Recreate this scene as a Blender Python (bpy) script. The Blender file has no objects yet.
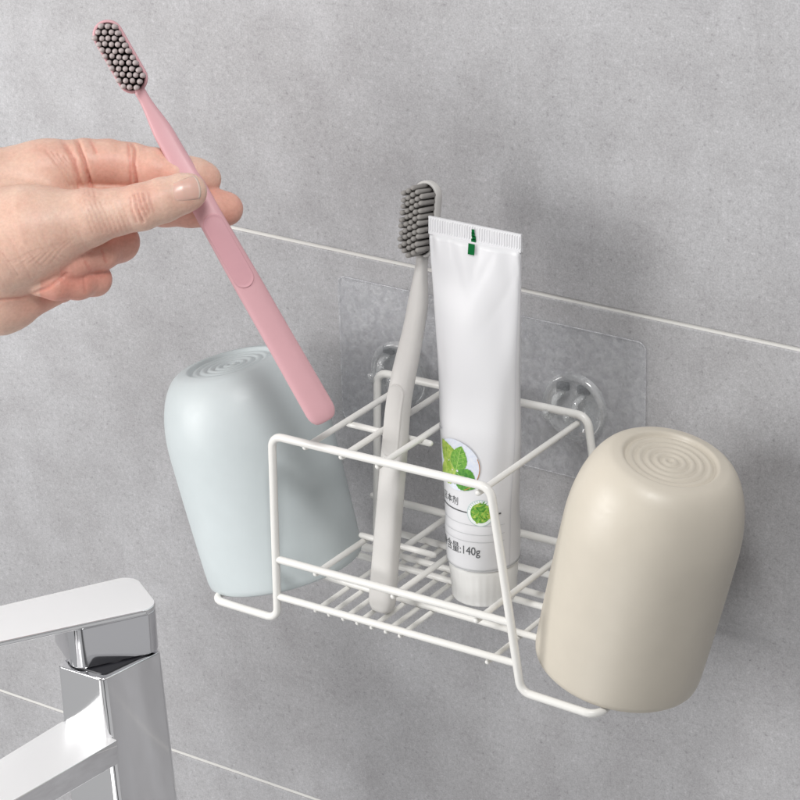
import bpy, bmesh, math, random
import numpy as np
from mathutils import Vector, Matrix
random.seed(7); RNG = np.random.default_rng(7)
PI = math.pi
S = bpy.context.scene
COL = S.collection

# ------------------------------------------------------------------ camera
F_PX = 2746.1                                    # focal length in 800 px picture widths
def rot(a, b, g):
    ca, sa, cb, sb, cg, sg = math.cos(a), math.sin(a), math.cos(b), math.sin(b), math.cos(g), math.sin(g)
    F = np.array([sa*cb, ca*cb, -sb]); r = np.array([ca, -sa, 0.]); D = np.cross(F, r)
    return np.stack([cg*r+sg*D, -sg*r+cg*D, F])
R = rot(-0.6085, 0.4156, 0.0322)
CAM = np.array([0.5908, -0.9419, 0.4397])
def cam2w(q): return np.asarray(q) @ R + CAM      # camera axes (right, down, ahead) in metres -> world
def w2cam(p): return (np.asarray(p)-CAM) @ R.T
def at(px, py, d):                                # a point seen at px, py, d metres ahead of the lens (camera axes)
    return np.array([(px-400)/F_PX*d, (py-400)/F_PX*d, d])

cd = bpy.data.cameras.new('camera'); co = bpy.data.objects.new('camera', cd); COL.objects.link(co)
cd.sensor_width = 36; cd.lens = F_PX/800*36; cd.clip_start = .02; cd.clip_end = 50
co.matrix_world = Matrix(((R[0][0], -R[1][0], -R[2][0], CAM[0]), (R[0][1], -R[1][1], -R[2][1], CAM[1]),
                          (R[0][2], -R[1][2], -R[2][2], CAM[2]), (0, 0, 0, 1)))
S.camera = co

# ------------------------------------------------------------------ materials
def mat(name, col, rough=.5, metal=0., spec=.5, **kw):
    m = bpy.data.materials.new(name); m.use_nodes = True
    p = m.node_tree.nodes['Principled BSDF']
    p.inputs['Base Color'].default_value = (*col, 1); p.inputs['Roughness'].default_value = rough
    p.inputs['Metallic'].default_value = metal; p.inputs['Specular IOR Level'].default_value = spec
    for k, v in kw.items(): p.inputs[k.replace('_', ' ')].default_value = v
    return m
def nodes(m): return m.node_tree.nodes, m.node_tree.links, m.node_tree.nodes['Principled BSDF']
def noise(nt, scale, detail=4, rough=.55, dist=0.):
    n = nt.nodes.new('ShaderNodeTexNoise'); n.inputs['Scale'].default_value = scale
    n.inputs['Detail'].default_value = detail; n.inputs['Roughness'].default_value = rough
    n.inputs['Distortion'].default_value = dist
    t = nt.nodes.get('TC') or nt.nodes.new('ShaderNodeTexCoord'); t.name = 'TC'
    nt.links.new(t.outputs['Object'], n.inputs['Vector']); return n
def ramp(nt, src, stops):
    r = nt.nodes.new('ShaderNodeValToRGB'); e = r.color_ramp.elements
    while len(e) < len(stops): e.new(.5)
    for i, (p, c) in enumerate(stops):
        e[i].position = p; e[i].color = (*c, 1) if len(c) == 3 else c
    nt.links.new(src, r.inputs['Fac']); return r
def bump(nt, src, strength, dist, prev=None):
    b = nt.nodes.new('ShaderNodeBump'); b.inputs['Strength'].default_value = strength
    b.inputs['Distance'].default_value = dist; nt.links.new(src, b.inputs['Height'])
    if prev: nt.links.new(prev.outputs['Normal'], b.inputs['Normal'])
    return b
def mixc(nt, fac, a, b, mode='MIX'):
    x = nt.nodes.new('ShaderNodeMix'); x.data_type = 'RGBA'; x.blend_type = mode
    for s, v in ((0, fac), (6, a), (7, b)):
        if hasattr(v, 'is_output'): nt.links.new(v, x.inputs[s])
        else: x.inputs[s].default_value = v if s == 0 else (*v, 1)
    return x.outputs[2]

def tile_mat():
    m = mat('grey_stone_tile', (.36, .36, .37), .55, spec=.35); nt = m.node_tree; n, l, p = nodes(m)
    cloud = noise(nt, 9, 5, .6, .4); mid = noise(nt, 42, 6, .66); fine = noise(nt, 430, 4, .7); grain = noise(nt, 1300, 2, .6)
    c1 = ramp(nt, cloud.outputs['Fac'], [(.3, (.39, .384, .392)), (.7, (.448, .446, .459))]).outputs['Color']
    c2 = ramp(nt, mid.outputs['Fac'], [(.3, (.89, .883, .885)), (.5, (1, 1, 1)), (.70, (1.09, 1.093, 1.097))]).outputs['Color']
    c3 = ramp(nt, fine.outputs['Fac'], [(.28, (.66, .65, .65)), (.41, (.94, .94, .94)), (.59, (1.03, 1.03, 1.03)), (.70, (1.2, 1.2, 1.21))]).outputs['Color']
    c4 = ramp(nt, grain.outputs['Fac'], [(.32, (.86, .86, .86)), (.7, (1.13, 1.13, 1.13))]).outputs['Color']
    x = mixc(nt, 1., c1, c2, 'MULTIPLY'); x = mixc(nt, 1., x, c3, 'MULTIPLY'); x = mixc(nt, 1., x, c4, 'MULTIPLY')
    l.new(x, p.inputs['Base Color'])
    b = bump(nt, fine.outputs['Fac'], .18, .0006); b = bump(nt, grain.outputs['Fac'], .12, .0003, b)
    l.new(b.outputs['Normal'], p.inputs['Normal']); return m
M = {}
M['tile'] = tile_mat()
M['grout'] = mat('pale_grout', (.74, .73, .70), .9)
def coated(name, col, rough, sc, st, spec=.5):
    m = mat(name, col, rough, spec=spec); nt = m.node_tree; n, l, p = nodes(m)
    t = noise(nt, sc, 3, .6); v = noise(nt, sc*.12, 3)
    c = ramp(nt, v.outputs['Fac'], [(.3, tuple(k*.985 for k in col)), (.7, tuple(min(1, k*1.012) for k in col))])
    l.new(c.outputs['Color'], p.inputs['Base Color'])
    l.new(bump(nt, t.outputs['Fac'], st, .0003).outputs['Normal'], p.inputs['Normal']); return m
M['wire'] = coated('white_coated_wire', (.80, .79, .76), .32, 500, .12)
def waver(m, sc, st):
    nt = m.node_tree; n, l, p = nodes(m); old = p.inputs['Normal'].links[0].from_node
    w = noise(nt, sc, 2, .5, .5); b = bump(nt, w.outputs['Fac'], st, .002, old); l.new(b.outputs['Normal'], p.inputs['Normal'])
    sc_ = noise(nt, 220, 6, .7, 1.5); r = ramp(nt, sc_.outputs['Fac'], [(.35, (.36,)*3), (.7, (.50,)*3)]); l.new(r.outputs['Color'], p.inputs['Roughness'])
M['blue_cup'] = coated('pale_blue_plastic', (.575, .63, .642), .40, 900, .03)
M['beige_cup'] = coated('beige_plastic', (.61, .56, .475), .40, 900, .03)
waver(M['blue_cup'], 30, .16); waver(M['beige_cup'], 30, .12)
M['pink'] = coated('pink_plastic', (.66, .375, .405), .45, 1500, .05)
M['grey'] = coated('pale_grey_plastic', (.58, .565, .545), .42, 1500, .05)
M['pink_pad'] = coated('pink_rubber', (.62, .335, .37), .5, 1500, .05)
M['grey_pad'] = coated('grey_rubber', (.54, .525, .505), .5, 1500, .05)
M['bristle'] = mat('grey_bristle', (.29, .275, .26), .6)
M['bristle_mauve'] = mat('mauve_bristle', (.46, .395, .39), .55)
M['bristle_bed'] = mat('dark_bristle_bed', (.06, .05, .05), .7)
M['tube'] = mat('white_laminate', (.71, .71, .727), .40, spec=.35, Coat_Weight=.10, Coat_Roughness=.25)
M['cap'] = mat('white_cap', (.84, .835, .815), .4)
M['ink'] = mat('dark_ink', (.07, .075, .08), .5); M['line'] = mat('grey_ink', (.46, .47, .48), .5)
M['navy'] = mat('navy_ink', (.12, .12, .2), .5); M['faint'] = mat('faint_grey_ink', (.62, .62, .65), .5)
M['green'] = mat('green_ink', (.0, .12, .028), .6, spec=.1)
M['chrome'] = mat('chrome', (.90, .90, .91), .05, 1.)
M['chrome_soft'] = mat('chrome_soft', (.90, .90, .91), .10, 1.)
M['chrome_dim'] = mat('chrome_dimmed', (.74, .74, .76), .12, 1.)  # dimmer reflections put into the base colour, sets lever block apart from wall
M['lit_top'] = mat('chrome_lit_top', (.95, .95, .955), .4, .3)  # near-white, barely metallic: glare on the upward faces put into the colour
M['dark'] = mat('dark_seal', (.02, .02, .025), .3)
def leaf_mat(name, a, b):
    m = mat(name, a, .45); nt = m.node_tree; n, l, p = nodes(m)
    t = noise(nt, 650, 3, .6); c = ramp(nt, t.outputs['Fac'], [(.35, a), (.68, b)])
    l.new(c.outputs['Color'], p.inputs['Base Color']); return m
M['leaf_mid'] = leaf_mat('mint_leaf_green', (.09, .30, .025), (.24, .50, .06))
M['leaf_dark'] = leaf_mat('mint_leaf_deep_green', (.03, .19, .015), (.13, .37, .04))
M['leaf_lime'] = leaf_mat('mint_leaf_lime', (.22, .39, .03), (.50, .60, .12))
M['sky_print'] = leaf_mat('pale_blue_print', (.66, .71, .83), (.78, .80, .86))
M['tea'] = leaf_mat('herb_green', (.05, .25, .02), (.33, .57, .08))
M['teal'] = mat('teal_ink', (.42, .54, .55), .5)
M['orange'] = mat('orange_ink', (.5, .2, .05), .5)
def clear(name, glossy, haze, rough, sc, st, tint=(.97, .98, .98)):
    m = bpy.data.materials.new(name); m.use_nodes = True; nt = m.node_tree; l = nt.links; nt.nodes.clear()
    o = nt.nodes.new('ShaderNodeOutputMaterial'); tr = nt.nodes.new('ShaderNodeBsdfTransparent'); tr.inputs[0].default_value = (*tint, 1)
    gl = nt.nodes.new('ShaderNodeBsdfGlossy'); gl.inputs['Roughness'].default_value = rough
    df = nt.nodes.new('ShaderNodeBsdfDiffuse'); df.inputs[0].default_value = (.8, .81, .82, 1)
    fr = nt.nodes.new('ShaderNodeFresnel'); fr.inputs['IOR'].default_value = 1.45
    t = noise(nt, sc, 5, .65, .3); b = bump(nt, t.outputs['Fac'], st, .001)
    for s in (gl, df, fr): l.new(b.outputs['Normal'], s.inputs['Normal'])
    mu = nt.nodes.new('ShaderNodeMath'); mu.operation = 'MULTIPLY_ADD'; mu.inputs[1].default_value = 1.; mu.inputs[2].default_value = glossy; mu.use_clamp = True
    ge = nt.nodes.new('ShaderNodeNewGeometry'); iv = nt.nodes.new('ShaderNodeMath'); iv.operation = 'SUBTRACT'; iv.inputs[0].default_value = 1.; l.new(ge.outputs['Backfacing'], iv.inputs[1])
    fm = nt.nodes.new('ShaderNodeMath'); fm.operation = 'MULTIPLY'; l.new(fr.outputs[0], fm.inputs[0]); l.new(iv.outputs[0], fm.inputs[1])
    l.new(fm.outputs[0], mu.inputs[0])
    m1 = nt.nodes.new('ShaderNodeMixShader'); l.new(mu.outputs[0], m1.inputs[0]); l.new(tr.outputs[0], m1.inputs[1]); l.new(gl.outputs[0], m1.inputs[2])
    m2 = nt.nodes.new('ShaderNodeMixShader')
    hz = ramp(nt, t.outputs['Fac'], [(.4, (haze*.3,)*3), (.65, (haze*1.6,)*3)]); l.new(hz.outputs['Color'], m2.inputs[0])
    l.new(m1.outputs[0], m2.inputs[1]); l.new(df.outputs[0], m2.inputs[2]); l.new(m2.outputs[0], o.inputs[0]); return m
M['film'] = clear('clear_film', .0, .14, .2, 260, .6, (.985, .987, .995))
M['film_edge'] = clear('film_edge_glint', .04, .28, .2, 260, .3, (.97, .97, .98))  # hazier and paler than the sheet: border highlight put into the colour
M['clear'] = clear('clear_plastic', .12, .24, .06, 60, .03)
M['slot_shade'] = clear('slot_shadow_plastic', .0, .05, .2, 60, .02, (.78, .79, .80))  # grey tint stands in for the shade seen through the slots
def skin_mat():
    m = mat('skin', (.66, .42, .33), .45, spec=.4); nt = m.node_tree; n, l, p = nodes(m)
    a = n.new('ShaderNodeVertexColor'); a.layer_name = 'skin_tone'
    t = noise(nt, 75, 5, .65, .4); c = ramp(nt, t.outputs['Fac'], [(.3, (.95, .86, .84)), (.7, (1.05, 1.07, 1.06))])
    f = noise(nt, 700, 3, .6); c2 = ramp(nt, f.outputs['Fac'], [(.3, (.94, .92, .91)), (.7, (1.05, 1.05, 1.05))])
    x = mixc(nt, 1., a.outputs['Color'], c.outputs['Color'], 'MULTIPLY'); x = mixc(nt, 1., x, c2.outputs['Color'], 'MULTIPLY')
    l.new(x, p.inputs['Base Color'])
    p.inputs['Subsurface Weight'].default_value = .25; p.inputs['Subsurface Radius'].default_value = (1., .35, .2); p.inputs['Subsurface Scale'].default_value = .003
    v = n.new('ShaderNodeTexVoronoi'); v.feature = 'DISTANCE_TO_EDGE'; v.inputs['Scale'].default_value = 1100
    w = noise(nt, 250, 3); mp = mixc(nt, .0025, n['TC'].outputs['Object'], w.outputs['Color'], 'ADD'); l.new(mp, v.inputs['Vector'])
    b = bump(nt, v.outputs['Distance'], .14, .0003); b = bump(nt, w.outputs['Fac'], .25, .0006, b)
    l.new(b.outputs['Normal'], p.inputs['Normal']); return m
M['skin'] = skin_mat()
M['nail'] = mat('fingernail', (.70, .445, .37), .3, spec=.5, Coat_Weight=.15, Coat_Roughness=.2, Subsurface_Weight=.2, Subsurface_Scale=.002)
M['nail_edge'] = mat('fingernail_edge', (.78, .62, .53), .35)

# ------------------------------------------------------------------ helpers
def tag(o, label=None, cat=None, group=None, kind=None):
    for k, v in (('label', label), ('category', cat), ('group', group), ('kind', kind)):
        if v: o[k] = v
    return o
def empty(name, loc, **kw):
    o = bpy.data.objects.new(name, None); o.location = loc; o.empty_display_size = .01; COL.objects.link(o); return tag(o, **kw)
def link(name, me, m=None, parent=None, smooth=True, base=None):
    """mesh in world coordinates; a child's vertices are moved into its parent's frame"""
    o = bpy.data.objects.new(name, me); COL.objects.link(o)
    if m: me.materials.append(m)
    if smooth: me.polygons.foreach_set('use_smooth', [True]*len(me.polygons))
    if parent:
        o.parent = parent
        off = parent.get('_o')
        if off is not None: me.transform(Matrix.Translation(-Vector(off)))
    return o
def root(name, loc, **kw):
    o = empty(name, loc, **kw); o['_o'] = list(loc); return o
def from_bm(bm, name):
    bmesh.ops.recalc_face_normals(bm, faces=bm.faces[:]); me = bpy.data.meshes.new(name); bm.to_mesh(me); bm.free(); return me
def pydata(name, v, f):
    me = bpy.data.meshes.new(name); me.from_pydata([tuple(map(float, p)) for p in v], [], f); me.update(); return me

def fillet(pts, r, n=7, closed=False):
    P = [Vector(p) for p in pts]; out = []; N = len(P)
    for i in range(N):
        if not closed and i in (0, N-1): out.append(P[i]); continue
        a, b, c = P[i-1], P[i], P[(i+1) % N]
        u, v = (a-b), (c-b); lu, lv = u.length, v.length; u.normalize(); v.normalize()
        ang = u.angle(v)
        if ang > PI-.03: out.append(b); continue
        t = min(r/math.tan(ang/2), lu*.49, lv*.49); rr = t*math.tan(ang/2)
        cen = b + (u+v).normalized()*(rr/math.sin(ang/2)); s, e = b+u*t-cen, b+v*t-cen
        tot = s.angle(e)
        for k in range(n+1):
            w = k/n; out.append(cen + (s*math.sin((1-w)*tot)+e*math.sin(w*tot))/math.sin(tot))
    return out
def sweep(bm, pts, r, seg=14, closed=False, caps=True):
    P = [Vector(p) for p in pts]; N = len(P); rings = []
    T = []
    for i in range(N):
        a = P[i-1] if (closed or i > 0) else P[i]; b = P[(i+1) % N] if (closed or i < N-1) else P[i]
        T.append((b-a).normalized())
    up = Vector((0, 0, 1)) if abs(T[0].z) < .9 else Vector((0, 1, 0))
    nrm = (up - T[0]*up.dot(T[0])).normalized()
    for i in range(N):
        if i: nrm = (nrm - T[i]*nrm.dot(T[i])).normalized()
        bi = T[i].cross(nrm); rr = r[i] if hasattr(r, '__len__') else r
        rings.append([bm.verts.new(P[i]+(nrm*math.cos(2*PI*k/seg)+bi*math.sin(2*PI*k/seg))*rr) for k in range(seg)])
    for i in range(N if closed else N-1):
        A, B = rings[i], rings[(i+1) % N]; off = 0
        if closed and i == N-1:
            off = min(range(seg), key=lambda o: sum((A[k].co-B[(k+o) % seg].co).length for k in range(0, seg, 3)))
        for k in range(seg): bm.faces.new((A[k], A[(k+1) % seg], B[(k+1+off) % seg], B[(k+off) % seg]))
    if caps and not closed: bm.faces.new(rings[0][::-1]); bm.faces.new(rings[-1])
def rodpts(a, b, r):
    """straight rod with softly rounded ends"""
    a, b = Vector(a), Vector(b); d = (b-a).normalized()
    return [a, a+d*r*.3, a+d*r, b-d*r, b-d*r*.3, b], [r*.45, r*.8, r, r, r*.8, r*.45]
def rod(name, a, b, r, parent, m=None, mid=None):
    bm = bmesh.new(); p, rr = rodpts(a, b, r); sweep(bm, p, rr, 12)
    return link(name, from_bm(bm, name), m or M['wire'], parent)
def lathe(bm, prof, seg=64):
    rings = []
    for r, z in prof:
        rings.append([bm.verts.new((0, 0, z))] if r < 1e-6 else [bm.verts.new((r*math.cos(2*PI*k/seg), r*math.sin(2*PI*k/seg), z)) for k in range(seg)])
    for A, B in zip(rings, rings[1:]):
        for k in range(seg):
            j = (k+1) % seg
            if len(A) == 1 and len(B) == 1: continue
            if len(A) == 1: bm.faces.new((A[0], B[j], B[k]))
            elif len(B) == 1: bm.faces.new((A[k], A[j], B[0]))
            else: bm.faces.new((A[k], A[j], B[j], B[k]))
def prism(poly, z0, z1, rad, bev, name, n=6):
    """rounded-corner polygon extruded with softened rims; z0/z1 may be functions of (x, y)"""
    pts = fillet([(x, y, 0) for x, y in poly], rad, n, True)
    f0 = z0 if callable(z0) else (lambda x, y: z0); f1 = z1 if callable(z1) else (lambda x, y: z1)
    cx = sum(p.x for p in pts)/len(pts); cy = sum(p.y for p in pts)/len(pts)
    bm = bmesh.new(); rings = []; N = len(pts)
    nor = []
    for i in range(N):
        t = pts[(i+1) % N]-pts[i-1]; nn = Vector((t.y, -t.x, 0)).normalized(); 
        if nn.dot(pts[i]-Vector((cx, cy, 0))) < 0: nn = -nn
        nor.append(nn)
    K = 4
    lev = [(math.sin(k/K*PI/2), 'b', 1-math.cos(k/K*PI/2)) for k in range(K+1)]
    seq = [('b', 1-math.sin(k/K*PI/2), 1-math.cos(k/K*PI/2)) for k in range(K+1)][::-1]
    # bottom rim: inset bev at z0, reaching full size at z0+bev
    for k in range(K+1):
        a = k/K*PI/2; rings.append([bm.verts.new((p.x-n_.x*bev*(1-math.sin(a)), p.y-n_.y*bev*(1-math.sin(a)), f0(p.x, p.y)+bev*(1-math.cos(a)))) for p, n_ in zip(pts, nor)])
    for k in range(K+1):
        a = (1-k/K)*PI/2; rings.append([bm.verts.new((p.x-n_.x*bev*(1-math.sin(a)), p.y-n_.y*bev*(1-math.sin(a)), f1(p.x, p.y)-bev*(1-math.cos(a)))) for p, n_ in zip(pts, nor)])
    for A, B in zip(rings, rings[1:]):
        for i in range(N): bm.faces.new((A[i], A[(i+1) % N], B[(i+1) % N], B[i]))
    bm.faces.new(rings[0][::-1]); top = bm.faces.new(rings[-1])
    return bm, top
def auto_smooth(o, ang=35):
    me = o.data
    bm = bmesh.new(); bm.from_mesh(me)
    for e in bm.edges:
        if len(e.link_faces) == 2 and e.calc_face_angle(0) > math.radians(ang): e.smooth = False
    bm.to_mesh(me); bm.free()

# ------------------------------------------------------------------ wall of tiles
wall = tag(bpy.data.objects.new('wall', None), kind='structure'); COL.objects.link(wall)
def slab(name, x0, x1, y0, y1, z0, z1, m, parent, bev=.0006):
    bm = bmesh.new(); bmesh.ops.create_cube(bm, size=1)
    for v in bm.verts: v.co = Vector(((x0+x1)/2+v.co.x*(x1-x0), (y0+y1)/2+v.co.y*(y1-y0), (z0+z1)/2+v.co.z*(z1-z0)))
    if bev: bmesh.ops.bevel(bm, geom=bm.edges[:], offset=bev, segments=2, affect='EDGES', profile=.5)
    return link(name, from_bm(bm, name), m, parent, False)
slab('grout', -1.0, 1.38, .0008, .02, -.905, .905, M['grout'], wall, 0)
G = .0009
for r in range(-3, 3):
    off = 0. if r % 2 else 0.
    for c in range(-1, 2):
        x0 = -.41+c*.6
        slab('tile', x0+G, x0+.6-G, 0, .012, r*.3+G, (r+1)*.3-G, M['tile'], wall)

# ------------------------------------------------------------------ adhesive film with two hooks
film = root('adhesive_film', (-.017, 0, -.047), label='clear adhesive film with two round hooks stuck on grey tile behind the rack', cat='adhesive film')
bm, _ = prism([(-.0975, -.0835), (.0632, -.0835), (.0632, -.0115), (-.0975, -.0115)], 0, .0007, .004, .0003, 'f')
me = from_bm(bm, 'sheet'); me.transform(Matrix(((1, 0, 0, 0), (0, 0, -1, -.0002), (0, 1, 0, 0), (0, 0, 0, 1))))
o = link('sheet', me, M['film'], film); auto_smooth(o)
edge = fillet([(-.0973, -.0018, -.0833), (.0630, -.0018, -.0833), (.0630, -.0018, -.0117), (-.0973, -.0018, -.0117)], .004, 6, True)
bm = bmesh.new(); sweep(bm, [(p[0], -.00075, p[2]) for p in edge], .00022, 8, True); link('edge_glint', from_bm(bm, 'edge_glint'), M['film_edge'], film)  # pale thread added along the border as its highlight
for hx, hz in ((-.0635, -.0530), (.0285, -.0485)):
    bm = bmesh.new()
    lathe(bm, [(0, .0012), (.0118, .0012), (.0126, .0022), (.0138, .0030), (.0150, .0028), (.0156, .0018), (.0158, .0009), (.0158, 0)], 56)
    me = from_bm(bm, 'hook_disc'); me.transform(Matrix.Translation((hx, -.001, hz)) @ Matrix.Rotation(PI/2, 4, 'X'))
    d = link('hook_disc', me, M['clear'], film)
    for sx in (-1, 1):                                   # claws that carry the back wire
        bm = bmesh.new(); x = hx+sx*.0052
        zc = -.0480 if hx < 0 else -.0455
        pts = [(x, -.003, zc+.0035), (x, -.010, zc+.0030), (x, -.0112, zc-.0005)]
        pts += [(x, -.0145-.0034*math.sin(a), zc-.0005-.0036*math.cos(a)) for a in np.linspace(-1.2, 1.7, 9)]
        sweep(bm, fillet(pts, .0015, 3), .0014, 10)
        me = from_bm(bm, 'claw')
        c = bpy.data.objects.new('claw', me); COL.objects.link(c); me.materials.append(M['clear']); c.parent = d
        me.transform(Matrix.Translation(-Vector(film['_o']))); me.polygons.foreach_set('use_smooth', [True]*len(me.polygons))
        bm, _ = prism([(x-.0030, zc+.0045), (x+.0030, zc+.0045), (x+.0030, zc+.0082), (x-.0030, zc+.0082)], 0, .0015, .0006, .0003, 's', 3)
        me = from_bm(bm, 'slot_shade_plate'); me.transform(Matrix.Translation(-Vector(film['_o'])) @ Matrix(((1, 0, 0, 0), (0, 0, -1, -.0022), (0, 1, 0, 0), (0, 0, 0, 1))))
        c = bpy.data.objects.new('slot_shade', me); COL.objects.link(c); me.materials.append(M['slot_shade']); c.parent = d  # tinted plate in place of a shaded opening

# ------------------------------------------------------------------ wire rack
rack = root('wire_rack', (-.012, -.053, -.139), label='white coated wire rack holding brush and paste, hooked on the grey tiled wall', cat='wire rack')
YF, YB, ZT = -.092, -.0145, -.0480
loop = [(-.0690, YF, ZT-.0012), (.0422, YF, ZT+.0012), (.0556, YF, -.1383), (.0925, YF, -.1390), (.0925, YB, -.1383), (.0556, YB, -.1383),
        (.0424, YB, ZT+.0030), (-.0672, YB, ZT), (-.0712, YB, -.1392), (-.1074, YB, -.1392), (-.1074, YF, -.1392), (-.0712, YF, -.1392)]
bm = bmesh.new(); sweep(bm, fillet(loop, .0055, 8, True), .00182, 14, True)
link('frame_wire', from_bm(bm, 'frame_wire'), M['wire'], rack)
RW = .0014
ZD = ZT-.0024
for x, y1 in ((-.0515, YB), (-.0325, YB), (-.0138, YB), (.0362, YB)):
    rod('divider_wire', (x, YF-.0010, ZD-.0003), (x+.001, y1+.0015, ZD+.0008), RW, rack)
rod('cross_wire', (-.0535, -.0585, ZD-.0026), (-.0085, -.0585, ZD-.0020), RW, rack)
ZA = -.1080
rod('rail', (-.0700, YF, ZA-.001), (.0520, YF, ZA+.001), .0017, rack)
rod('rail', (-.0735, YB, ZA-.003), (.0520, YB, ZA-.001), .0017, rack)
ZA2 = ZA-.0027
for x, y1 in ((-.0490, -.0530), (-.0300, YB), (-.0082, YB), (.0340, YB)):
    y0 = YF-.001 if x != -.03 else -.0575
    rod('divider_wire', (x, y0, ZA2), (x, y1+.0015, ZA2), RW, rack)
rod('cross_wire', (-.0515, -.0550, ZA2+.0024), (-.0105, -.0550, ZA2+.0026), RW, rack)
ZC = -.1268
rod('rail', (-.0705, YF, ZC-.0008), (.0545, YF, ZC+.0012), .0016, rack)
for y in (-.067, -.0420, -.0330): rod('rail', (-.0685, y, ZC-.0002), (.0500, y, ZC+.0003), .0015, rack)
rod('rail', (-.0715, YB, ZC), (.0540, YB, ZC), .0016, rack)
for x in (-.0500, -.0427, -.0352, -.0277, -.0202, -.0127, -.0054, .0390):
    rod('floor_wire', (x, YF-.0006, ZC-.0024), (x, YB+.001, ZC-.0022), .00115, rack)

# ------------------------------------------------------------------ cups
def cup(name, mouth, base, R0, m, label):
    mouth, base = Vector(mouth), Vector(base); ax = (base-mouth); H = ax.length; ax.normalize()
    o = bpy.data.objects.new(name, None); COL.objects.link(o)
    tag(o, label, 'cup', 'plastic cups hung upside down on the rack')
    rb = .0196
    prof = [(R0-.0034, .004), (R0-.0022, .0004), (R0-.0012, 0), (R0-.0004, .0008), (R0, .003)]
    for t in np.linspace(.08, .66, 8): prof.append((R0+.0012*math.sin(t*2.2), H*t))
    Rm = prof[-1][0]; z0 = prof[-1][1]; a0 = rb+.0012
    for a in np.linspace(.12, PI/2-.16, 14): prof.append((a0+(Rm-a0)*math.cos(a)**.92, z0+(H+.0012-z0)*math.sin(a)**1.06))
    prof += [(rb+.0018, H+.0009), (rb+.0009, H+.0012), (rb+.0002, H+.0009), (rb-.0004, H), (rb-.0008, H-.0005)]
    r = rb-.0012
    for i in range(5):                                   # concentric ripples of the base
        w = .0036
        for u in (0, .18, .36, .5, .64, .82): prof.append((r-w*u, H-.0008+.0010*math.sin(u*PI)**.8))
        r -= w
    prof += [(max(r, .0003), H-.0008), (0, H-.0006)]
    inner = [(0, H-.004), (.018, H-.004), (.026, H-.008), (R0-.0045, H*.68), (R0-.0036, .02), (R0-.0034, .004)]
    prof = inner + prof
    bm = bmesh.new(); lathe(bm, prof, 96); me = from_bm(bm, name)
    q = Vector((0, 0, 1)).rotation_difference(ax)
    c = link('cup_body', me, m, o); o.location = mouth; o.rotation_euler = q.to_euler()
    return o
cup('cup', (-.0928, -.056, -.1348), (-.1182, -.056, -.0398), .0362, M['blue_cup'], 'pale blue plastic cup hung upside down at the left end of the wire rack')
cup('cup', (.0810, -.0555, -.1340), (.1055, -.0555, -.0345), .0358, M['beige_cup'], 'beige plastic cup hung upside down at the right end of the wire rack')

# ------------------------------------------------------------------ toothbrushes
def lerp(x, xs, ys): return float(np.interp(x, xs, ys))
def sm(x, xs, ys):
    i = max(0, min(len(xs)-2, int(np.searchsorted(xs, x))-1)); u = (x-xs[i])/(xs[i+1]-xs[i]); u = min(1, max(0, u)); u = u*u*(3-2*u)
    return ys[i]*(1-u)+ys[i+1]*u
def bw(t): return sm(t, [0, .06, .105, .135, .155, .2], [.0126, .0118, .0106, .0086, .0046, .0046])
def bh(t): return sm(t, [0, .02, .08, .13, .155, .2], [.0068, .0074, .0076, .0070, .0048, .0044])
def bo(t): return sm(t, [0, .088, .142, .2], [0, 0, .0085, .0098])
def superring(w, h, n=28, e=3.2):
    out = []
    for k in range(n):
        a = 2*PI*k/n; c, s = math.cos(a), math.sin(a)
        out.append((w/2*math.copysign(abs(c)**(2/e), c), h/2*math.copysign(abs(s)**(2/e), s)))
    return out
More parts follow.
